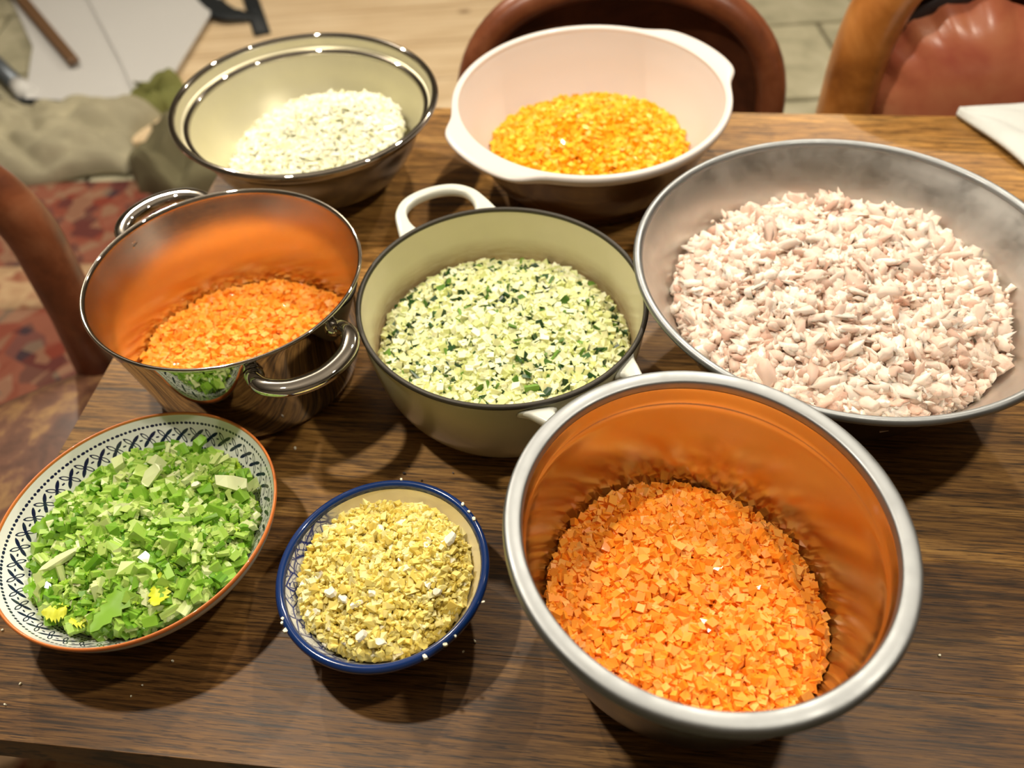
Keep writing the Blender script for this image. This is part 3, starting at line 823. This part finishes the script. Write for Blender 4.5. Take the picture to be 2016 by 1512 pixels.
        o = bpy.data.objects.new(stuff_name, me); COL.objects.link(o)
        tag(o, stuff_label, cat, kind='stuff')
        return s

dice = [cube_tpl(.13) for _ in range(7)] + [cube_tpl(.12, 0, (1.45, .9, .9)) for _ in range(3)] + [cube_tpl(.16, .25, (1, .8, .7)) for _ in range(4)]

# carrots, front bowl
Heap(FRONT, front_wall, .1045, .046, .018, .0066, off=(0, 0),
     shape=lambda x, y: -.006 * np.exp(-((x + .01) ** 2 + (y + .01) ** 2) / .0009) + .02 * (-y) * .8 - x * .05).make(
    'carrot_heap', 'heap of small orange carrot dice filling the front steel bowl', 'diced carrot',
    [dict(name='carrot_dice', label='small orange carrot dice in the @ of the front steel bowl heap', cat='carrot piece', group='carrot dice on top of the front steel bowl heap',
          tpls=dice, mats=[M_carrot], scale=(.0046, .0072), w=1, single=230)], 11000, 2.4)
# carrots, pot
Heap(POT, pot_wall, .107, .036, .016, .0060, shape=lambda x, y: .13 * (-y) + .03 * x).make(
    'carrot_heap', 'heap of small orange carrot dice in the shiny two-handled pot', 'diced carrot',
    [dict(name='carrot_dice', label='small orange carrot dice in the @ of the two-handled pot heap', cat='carrot piece', group='carrot dice on top of the pot heap',
          tpls=dice, mats=[M_carrot], scale=(.0046, .0074), w=1, single=70)], 9000, 2.4)
# zucchini
def skinned(j):
    V, F = cube_tpl(j, 0, (1, rng.uniform(.8, 1.1), rng.uniform(.75, 1)))
    return V, F, [0, 0, 0, 0, 0, 1]
def allskin():
    V, F = cube_tpl(.15, 0, (1.1, .7, .25)); return V, F, [1, 0, 1, 1, 1, 1]
Heap(ZUC, zuc_wall, .1185, .054, .019, .0066, shape=lambda x, y: .03 * (-y)).make(
    'zucchini_heap', 'heap of finely diced pale zucchini filling the sage enamelled pot', 'diced zucchini',
    [dict(name='zucchini_dice', label='pale skinless zucchini dice in the @ of the sage pot heap', cat='zucchini piece', group='skinless zucchini dice in the sage pot',
          tpls=dice, mats=[M_zuc], scale=(.0046, .0072), w=.62, single=150),
     dict(name='zucchini_dice', label='zucchini dice with a green face in the @ of the sage pot heap', cat='zucchini piece', group='zucchini dice with a green face in the sage pot',
          tpls=[skinned(.13) for _ in range(8)], mats=[M_zuc, M_zskin], scale=(.0052, .0085), w=.26, single=80),
     dict(name='zucchini_skin', label='dark green zucchini skin sliver in the @ of the sage pot heap', cat='zucchini piece', group='dark zucchini skin slivers in the sage pot',
          tpls=[allskin() for _ in range(6)], mats=[M_zuc, M_zskin], scale=(.0065, .0115), w=.12, single=70)], 12000, 2.4)
# chicken
Heap(CHK, chk_wall, .155, .080, .030, .0090, shape=lambda x, y: .004 * np.sin(x * 55) * np.sin(y * 47 + 1), wk=.74).make(
    'chicken_heap', 'heap of shredded cooked chicken filling the wide steel bowl', 'shredded chicken',
    [dict(name='chicken_shred', label='torn pinkish white chicken shred in the @ of the wide bowl heap', cat='chicken piece', group='chicken shreds in the wide steel bowl',
          tpls=[lump_tpl((1, rng.uniform(.32, .6), rng.uniform(.16, .32)), .55) for _ in range(14)] + [flake_tpl((1.1, .5, .22), 8) for _ in range(5)], smooth=True, mats=[M_chick], scale=(.014, .034), w=.8, flat=.5, single=220),
     dict(name='chicken_crumb', label='small pale chicken chunk in the @ of the wide bowl heap', cat='chicken piece', group='small chicken chunks in the wide steel bowl',
          tpls=[lump_tpl((1, .8, .6), .5, ICO1) for _ in range(6)] + [cube_tpl(.24, 0, (1.3, .9, .6)) for _ in range(6)], smooth=True, mats=[M_chick], scale=(.006, .013), w=.5, single=80)],
    7200, 2.3, smooth=True)
# celery
Heap(CEL, cel_wall, .087, .0435, .015, .0085, shape=lambda x, y: .0, wk=.45).make(
    'celery_heap', 'heap of sliced green celery and leaves filling the printed bowl', 'chopped celery',
    [dict(name='celery_slice', label='curved green celery slice in the @ of the printed bowl heap', cat='celery piece', group='curved celery slices in the printed bowl',
          tpls=[crescent_tpl(rng.uniform(.2, .32), .5, rng.uniform(90, 190), rng.uniform(.25, .75)) for _ in range(12)], mats=[M_celery], scale=(.0125, .0215), w=.8, single=120),
     dict(name='celery_chunk', label='small green celery chunk in the @ of the printed bowl heap', cat='celery piece', group='small celery chunks in the printed bowl',
          tpls=[cube_tpl(.14, .1, (1.2, .8, .6)) for _ in range(5)] + [crescent_tpl(.12, .5, rng.uniform(60, 110), rng.uniform(.35, .8), 4) for _ in range(8)] + [lump_tpl((1, .8, .6), .3, ICO1) for _ in range(3)], mats=[M_celery], scale=(.009, .0155), w=.55, single=120),
     dict(name='celery_leaf', label='torn light green celery leaf in the @ of the printed bowl heap', cat='celery leaf', group='torn celery leaves in the printed bowl',
          tpls=[leaf_tpl(5, rng.uniform(.2, .36), 1, rng.uniform(.1, .5)) for _ in range(8)], mats=[M_leaf], scale=(.011, .021), w=.24, flat=.5, single=50)],
    2900, 1.9)
# garlic
Heap(GAR, gar_wall, .0665, .044, .015, .0052, wk=.5).make(
    'garlic_heap', 'heap of finely chopped yellow garlic in the small blue-rimmed bowl', 'chopped garlic',
    [dict(name='garlic_bit', label='small yellowish garlic bit in the @ of the blue-rimmed bowl heap', cat='garlic piece', group='chopped garlic bits in the small bowl',
          tpls=[lump_tpl((1, .75, .5), .3, ICO1) for _ in range(6)] + [flake_tpl() for _ in range(5)] + [cube_tpl(.2, .2, (1, .7, .5)) for _ in range(4)], mats=[M_garlic], scale=(.0045, .0100), w=1, single=270),
     dict(name='garlic_slice', label='larger white garlic slice in the @ of the blue-rimmed bowl heap', cat='garlic piece', group='white garlic slices in the small bowl',
          tpls=[flake_tpl((1.1, .7, .25), 9) for _ in range(4)], mats=[M_garlic_w], scale=(.007, .011), w=.02, flat=.6, single=22)],
    6500, 2.6)
# onion
Heap(ONI, oni_wall, .112, .052, .020, .0075, shape=lambda x, y: .16 * x - .10 * y * 0 + .012 * np.exp(-((x - .03) ** 2 + (y - .02) ** 2) / .002)).make(
    'onion_heap', 'heap of chopped white onion in the steel bowl with stepped rim', 'chopped onion',
    [dict(name='onion_bit', label='small white onion bit in the @ of the stepped-rim bowl heap', cat='onion piece', group='chopped onion bits in the stepped-rim bowl',
          tpls=[cube_tpl(.16, .1, (1.1, 1, .35)) for _ in range(8)], mats=[M_onion], scale=(.006, .0105), w=1, flat=.3, single=300)], 7000, 2.2)
# yellow dice
Heap(PLA, pla_wall, .124, .034, .022, .0072, shape=lambda x, y: .01 * np.exp(-((x - .01) ** 2 + (y - .03) ** 2) / .003)).make(
    'squash_heap', 'heap of bright yellow diced squash in the pale pink bowl', 'diced squash',
    [dict(name='squash_dice', label='small bright yellow dice in the @ of the pale pink bowl heap', cat='squash piece', group='yellow dice in the pale pink bowl',
          tpls=dice, mats=[M_pepper], scale=(.0052, .0082), w=1, single=300)], 8500, 2.2)

# distinctive single pieces
def place_px(x, y, zrel):
    d = (np.array(fw) + np.array(rt) * (x - 1008) / FPX - np.array(up) * (y - 756) / FPX)
    t = (TZ + zrel - CAMP[2]) / d[2]; return CAMP + d * t
def piece(name, tpl, mat, x, y, z, size, rot, label, cat, group=None, smooth=True):
    smooth = 'leaf' in name
    o = bpy.data.objects.new(name, tpl_mesh(name, tpl, [mat], smooth)); o.location = place_px(x, y, z)
    o.scale = (size,) * 3; o.rotation_euler = [R_(a) for a in rot]; COL.objects.link(o); tag(o, label, cat, group); return o
piece('celery_leaf', leaf_tpl(7, .15, 1, .10), M_leaf_dark, 232, 1182, .060, .058, (6, 4, 66), 'longest dark green celery leaf, lying at the near side of the printed bowl', 'celery leaf')
piece('celery_leaf', leaf_tpl(7, .22, 1, .3), M_leaf_yel, 312, 1165, .058, .032, (5, 12, 98), 'narrow bright yellow celery leaf in the middle of the near half', 'celery leaf')
piece('celery_leaf', leaf_tpl(7, .3, 1, .35), M_leaf_yel, 110, 1205, .055, .020, (10, 0, 0), 'yellow-green leaf tip at the near left of the printed bowl', 'celery leaf')
piece('celery_leaf', leaf_tpl(7, .42, 1, .3), M_leaf_yel, 158, 1218, .052, .016, (0, 20, 40), 'short yellow leaf curl beside the near rim of the printed bowl', 'celery leaf')
piece('celery_leaf', leaf_tpl(5, .36, 1, .3), M_leaf, 82, 1155, .052, .026, (-10, 5, 15), 'pointed lime leaf at the left edge of the celery', 'celery leaf')
piece('celery_leaf', leaf_tpl(7, .24, 1, .15), M_leaf_dark, 95, 1028, .055, .030, (8, -12, 25), 'dark green leaf strip at the upper left of the celery', 'celery leaf')
piece('celery_slice', flake_tpl((1.2, .55, .16), 8), M_celery_pale, 300, 937, .064, .024, (20, -20, 50), 'broad pale celery slice near the top of the celery heap', 'celery piece')
piece('celery_slice', flake_tpl((1.3, .6, .12), 8), M_celery_pale, 228, 1005, .063, .024, (10, -12, 15), 'pale yellow-green slice in the upper middle of the celery', 'celery piece')
piece('celery_slice', flake_tpl((1.8, .4, .14), 8), M_celery_pale, 115, 1104, .058, .026, (0, -10, 32), 'long pale celery strip at the left of the heap', 'celery piece')
piece('celery_slice', flake_tpl((1.2, .8, .2), 8), M_celery_pale, 455, 950, .060, .024, (12, 25, -15), 'wide light green slice at the right of the celery heap', 'celery piece')
piece('celery_slice', flake_tpl((1, .5, .3), 7), M_garlic_w, 386, 953, .064, .011, (20, 0, 30), 'small white celery slice near the top right of the heap', 'celery piece')
for (x, y, s_, lab) in ((650, 1165, .012, 'large white garlic slice at the left of the heap'), (676, 1178, .010, 'white garlic slice lapping the large left one'),
                        (735, 1096, .009, 'small oval white garlic slice in the upper middle'), (712, 1250, .011, 'tall white garlic slice at the lower left of the heap'),
                        (748, 1263, .010, 'white garlic half-moon with green germ at the lower middle'), (860, 1165, .009, 'white garlic wedge at the right of the heap'),
                        (790, 1030, .012, 'wide pale garlic slice at the far edge of the heap'), (884, 1062, .014, 'large cream garlic slice leaning at the far right of the heap'),
                        (705, 1036, .007, 'small white garlic lump at the far left of the heap')):
    piece('garlic_slice', flake_tpl((1.1, .75, .22), 9), M_garlic_w, x, y, .0585 if y > 1060 else .052, s_, (random.uniform(-25, 15), random.uniform(-20, 20), random.uniform(0, 180)), lab, 'garlic piece')
crumbs = ((911, 993, .0545, .0045), (923, 1007, .055, .003), (933, 1022, .0545, .0045), (951, 1185, .054, .0035), (897, 1252, .0545, .0028), (877, 1269, .055, .004),
          (837, 1294, .055, .0045), (556, 1218, .054, .0032), (555, 1226, .053, .0028), (564, 1241, .052, .006), (790, 944, .0545, .003))
for (x, y, z, s_) in crumbs:
    piece('garlic_crumb', flake_tpl((1, .8, .5), 7), M_garlic_w, x, y, z + .0012, s_, (0, 0, random.uniform(0, 180)), 'white garlic crumb stuck on the cobalt blue rim', 'crumb', 'garlic crumbs on the blue rim')
for (x, y, s_) in ((40, 1346, .003), (10, 1387, .003), (340, 1301, .003), (581, 882, .0035), (258, 1370, .002), (280, 1349, .002), (935, 1262, .003), (912, 1283, .0025), (1850, 1290, .003), (5, 1240, .003)):
    piece('table_crumb', flake_tpl((1, .7, .5), 6), M_garlic_w, x, y, .001, s_, (0, 0, random.uniform(0, 180)), 'tiny pale food crumb lying on the table top', 'crumb', 'pale crumbs on the table')
for (x, y, s_) in ((796, 932, .004), (805, 918, .0025), (830, 946, .0025), (892, 931, .0025), (835, 968, .002)):
    piece('burnt_crumb', flake_tpl((1, .7, .5), 6), M_trim_dark, x, y, .001, s_, (0, 0, random.uniform(0, 180)), 'tiny black crumb on the table beyond the blue-rimmed bowl', 'crumb', 'black crumbs on the table')

# ------------------------------------------------------------------ towel
def towel_fn(u, v):
    # corner pointing to the pots, spreading away along the table
    x = u * .26; y = (v - .5) * (.01 + .40 * u)
    z = .006 + .010 * math.sin(u * 9 + v * 3) * u + .006 * abs(math.sin(v * 7 + u * 2)) + .012 * math.sin(PI * min(1, u * 1.3)) * math.sin(PI * v)
    return (x, y, max(z, .004))
tw = empty('folded_towel', (.610, .968, TZ), R_(-37))
tag(tw, 'white terry towel crumpled on the far right corner of the table', 'towel')
grid('towelling', 40, 30, towel_fn, M_towel, tw, thick=.004)
grid('stripe', 12, 6, lambda u, v: (lambda p: (p[0], p[1], p[2] + .0015))(towel_fn(.3 + u * .6, .62 + v * .2)), M_towel_blue, tw, thick=.001)

# ------------------------------------------------------------------ chairs
def make_chair(loc, rz, a, z0, b, n, label, m_frame, m_panel, m_seat, m_pad=None, tube=.022, lean=.06, panel=True, zf=0.0):
    """tub chair facing local -y; back in the local x-z plane at y=0; z0 relative to the table top"""
    root = empty('leather_chair', (loc[0], loc[1], zf), rz); tag(root, label, 'chair', 'leather chairs around the table')
    zb = TZ + z0; seat_z = .46
    def arch(aa, bb, y=0.0, base=None):
        pts = []
        base = seat_z - .03 if base is None else base
        pts += [(-aa * .93, y - .0, base), (-aa * .98, y, (base + zb) / 2)]
        for i in range(0, 33):
            th = PI * (1 - i / 32); c, s = math.cos(th), math.sin(th)
            x = math.copysign(abs(c) ** (2 / n), c) * aa; z = zb + abs(s) ** (2 / n) * bb
            pts.append((x, y, z))
        pts += [(aa * .98, y, (base + zb) / 2), (aa * .93, y, base)]
        return [(p[0], p[1] + lean * (p[2] - seat_z) - .5 * (p[0] / a) ** 2 * .06, p[2]) for p in pts]
    tb = tube
    sweep('back_frame', arch(a - tb, b - tb), tb, tb * 1.15, m_frame, root, seg=16, upv=(0, 1, 0))
    # concave leather panel inside the frame
    outer = arch(a - tb, b - tb); V = []; F = []; k = len(outer); zc = zb
    rings = 6
    for r in range(rings + 1):
        f = 1 - r / rings
        for (x, y, z) in outer:
            zz = seat_z + .02 + (z - seat_z - .02) * (f if z > seat_z + .02 else 1)
            V.append((x * f, y + .045 * (1 - f * f), (zb - .1) + (z - (zb - .1)) * f))
    for r in range(rings):
        for i in range(k - 1):
            q = r * k + i; F.append((q, q + 1, q + k + 1, q + k))
    m0 = len(V); V += [(x, y + .012, z) for x, y, z in V]; F += [tuple(m0 + q for q in f[::-1]) for f in F]
    if panel: mesh_obj('back_panel', V, F, m_panel, root)
    if m_pad:
        # buttoned pad with a scalloped, studded edge
        pa, pb_ = a * .78, b * .58; V = []; F = []; kk = 96; rings = 9; mi = []
        for r in range(rings + 1):
            f = r / rings
            for i in range(kk):
                th = 2 * PI * i / kk; c, s = math.cos(th), math.sin(th)
                x = math.copysign(abs(c) ** .75, c) * pa; z = (abs(s) ** .8 * pb_ if s > 0 else -abs(s) ** .6 * .30)
                sc = 1 + ((.085 * abs(math.sin(th * 10 + .6 * math.sin(th * 3))) - .05) if r >= rings - 1 else 0)
                dip = -.018 * math.exp(-((x * f) / .02) ** 2) * (1 if s > 0 else 0) * f
                V.append((x * f * sc, -.012 - .052 * (1 - f ** 4) + lean * (zb + z * f - seat_z) + (.012 if r == rings else 0), zb + z * f * sc + dip))
        for r in range(rings):
            for i in range(kk):
                i2 = (i + 1) % kk; F.append((r * kk + i, (r + 1) * kk + i, (r + 1) * kk + i2, r * kk + i2))
        pad = mesh_obj('back_pad', V, F, m_pad, root)
        path = []
        for i in range(120):
            th = 2 * PI * i / 120; c, s = math.cos(th), math.sin(th)
            x = math.copysign(abs(c) ** .75, c) * pa * 1.03; z = (abs(s) ** .8 * pb_ * 1.03 if s > 0 else -abs(s) ** .6 * .30)
            j = .004 * math.sin(th * 26); path.append((x * (1 + j * 2), .0 + lean * (zb + z - seat_z), zb + z * (1 + j)))
        sweep('trim', path, .013, .005, M_trim_dark, pad, seg=6, upv=(0, 1, 0), closed=True)
    # seat: padded, crowned
    def seat_fn(u, v):
        x = (u - .5) * 2; y = (v - .5) * 2
        xx = x * (a * .97 - .03 * (1 - v)); ed = max(0, 1 - abs(x) ** 6) * max(0, 1 - abs(y) ** 6)
        return (xx, -.235 + y * .225, seat_z - .035 + .045 * ed ** .5 + .010 * (1 - x * x) * (1 - y * y))
    grid('seat', 26, 26, seat_fn, m_seat, root, thick=.05)
    for sx in (-1, 1):
        for y in (-.42, -.02):
            p0 = np.array((sx * a * .82, y, seat_z - .05)); p1 = np.array((sx * a * .86, y + (-.01 if y < -.1 else .05), .0))
            sweep('leg', [p0 + (p1 - p0) * t for t in (0, .3, .6, 1)], .02, .02, M_leather_gold if False else M_batten, root, seg=12, upv=(0, 1, 0), sizes=[(1.1, 1.1), (1, 1), (.85, .85), (.65, .65)])
    return root
def table_pt(s, p): q = TP(s, p, 0); return (q[0], q[1])
make_chair(table_pt(.010, 1.20), TA, .253, -.09, .21, 2.4, 'brown leather chair with plain rounded back behind the pale pink bowl', M_leather, M_leather_dark, M_leather_worn)
make_chair(table_pt(.568, 1.20), TA, .256, -.09, .30, 3.4, 'golden brown chair with scalloped red leather back pad', M_leather_gold, M_leather_gold, M_leather_worn, M_leather_red, tube=.040)
make_chair((-.836, .815), R_(30), .268, -.09, .24, 2.2, 'hoop-backed brown leather chair at the short end of the table', M_leather, M_leather_dark, M_leather_worn, tube=.034, lean=.05, panel=False, zf=.0135)

# ------------------------------------------------------------------ things on the floor behind
pine = empty('pine_boards', (0, 0, 0)); tag(pine, 'pale pine boards laid on the floor beyond the table', 'boards')
for i in range(7):
    y0 = 2.26 + i * .26
    q = box('board', -1.18 + .02 * (i % 2), .62, y0 + .003, y0 + .257, 0.001, .024, M_pine, pine, bev=.002)
def sheet(pts, z, th, mat, name, label, cat, bow=.01):
    import bmesh
    bm = bmesh.new(); vs = [bm.verts.new((x, y, z)) for x, y in pts]; f = bm.faces.new(vs)
    ex = bmesh.ops.extrude_face_region(bm, geom=[f]); 
    for v in ex['geom']:
        if isinstance(v, bmesh.types.BMVert): v.co.z += th
    bmesh.ops.recalc_face_normals(bm, faces=bm.faces[:])
    bmesh.ops.bevel(bm, geom=bm.edges[:], offset=min(.004, th * .3), segments=1, affect='EDGES')
    me = bpy.data.meshes.new(name); bm.to_mesh(me); bm.free(); me.materials.append(mat)
    o = link(bpy.data.objects.new(name, me)); tag(o, label, cat); return o
sheet([(-1.60, 3.50), (-1.12, 2.48), (-1.30, 2.45), (-1.50, 2.52), (-1.60, 2.9), (-1.92, 3.5)], .03, .012, M_sheet, 'foam_sheet', 'white sheet lying nearest the left wall with a brown batten on it', 'sheet')
sheet([(-1.66, 3.55), (-1.24, 2.72), (-1.14, 2.50), (-1.04, 2.56), (-.98, 3.2), (-1.0, 3.55)], .045, .012, M_sheet, 'foam_sheet', 'broad white sheet overlapping the pine boards', 'sheet')
bt = sheet([(-1.92, 3.46), (-1.40, 2.70), (-1.37, 2.72), (-1.88, 3.48)], .058, .02, M_batten, 'wooden_batten', 'thin brown wooden batten lying across the white sheets', 'batten')
st_ = empty('black_strap', (0, 0, 0)); tag(st_, 'black strap and buckle arm lying on the pine boards', 'strap')
sweep('arm', [(-.93, 3.35, .03), (-.87, 3.15, .03), (-.795, 2.90, .03)], .030, .012, M_black, st_, seg=10)
sweep('loop', catmull([(-1.12, 3.33, .045), (-1.07, 3.22, .05), (-.965, 3.06, .05), (-.90, 3.03, .045), (-.835, 3.02, .035)], 6), .034, .010, M_black, st_, seg=10,
      sizes=[(.5 + .9 * math.sin(PI * i / 24) ** 1.0, 1) for i in range(25)])
pole = empty('grey_pole', (0, 0, 0)); tag(pole, 'grey metal pole with a white end lying at the far left', 'pole')
sweep('tube', [(-1.86, 3.02, .05), (-1.72, 2.82, .05), (-1.55, 2.62, .04)], .028, .028, M_greymetal, pole, seg=12)
sweep('end_cap', [(-1.55, 2.62, .04), (-1.50, 2.56, .04)], .032, .032, M_sheet, pole, seg=12)
o = sweep('black_cable', catmull([(-1.85, 2.85, .02), (-1.72, 2.70, .02), (-1.60, 2.56, .03), (-1.42, 2.50, .04), (-1.25, 2.44, .05), (-1.12, 2.44, .05)], 6), .012, .012, M_black, None, seg=8)
tag(o, 'black cable trailing along the edge of the white sheets', 'cable')
o = lathe('orange_cap', smooth_profile([(0, .05), (.03, .05), (.036, .04), (.036, .0), (0, 0)], 3), M_orangep, None, seg=24, loc=(-1.60, 2.46, .0)); tag(o, 'small round orange cap on the floor at the far left edge', 'cap')
o = box('pale_box', -1.62, -1.50, 2.20, 2.33, .013, .07, M_paleblue, None, bev=.004); tag(o, 'pale blue cardboard box at the far left edge', 'box')

def cloth(name, x0, x1, y0, y1, hgt, mat, label, cat, ph=0.0, rz=0):
    def fn(u, v):
        x = (u - .5) * (x1 - x0); y = (v - .5) * (y1 - y0)
        e = (math.sin(PI * u) * math.sin(PI * v)) ** .35
        f = abs(math.sin(u * 7.1 + ph + 2.2 * math.sin(v * 3.1 + ph))) * .5 + abs(math.sin(v * 5.3 + u * 4 + ph * 2)) * .35 + .3 * math.sin(u * 3 + v * 2 + ph) ** 2
        wob = .04 * math.sin(v * 9 + ph) * (1 if u in (0, 1) else 1)
        return (x + wob * .6, y + .035 * math.sin(u * 8 + ph), .014 + hgt * e * (.3 + f + (.35 if hgt > .08 and hgt < .1 else .1) * abs(math.sin(u * 17 + v * 9 + ph * 3)) * abs(math.sin(v * 13 - u * 6))))
    o = grid(name, 60, 50, fn, mat, None, loc=((x0 + x1) / 2, (y0 + y1) / 2, 0), thick=.006); o.rotation_euler = (0, 0, rz)
    tag(o, label, cat); return o
cloth('dust_sheet', -1.74, -1.07, 2.12, 2.48, .09, M_khaki, 'crumpled khaki canvas sheet heaped at the far edge of the rug', 'cloth', .4, R_(-6))
cloth('canvas_bag', -1.04, -.64, 1.98, 2.32, .13, M_olive, 'dark olive canvas bag slumped behind the stepped-rim steel bowl', 'bag', 1.7)
cloth('green_cloth', -1.15, -.97, 2.38, 2.60, .07, M_olive_green, 'small olive green cloth on top of the white sheets', 'cloth', 2.6)
print('objects', len(bpy.data.objects))
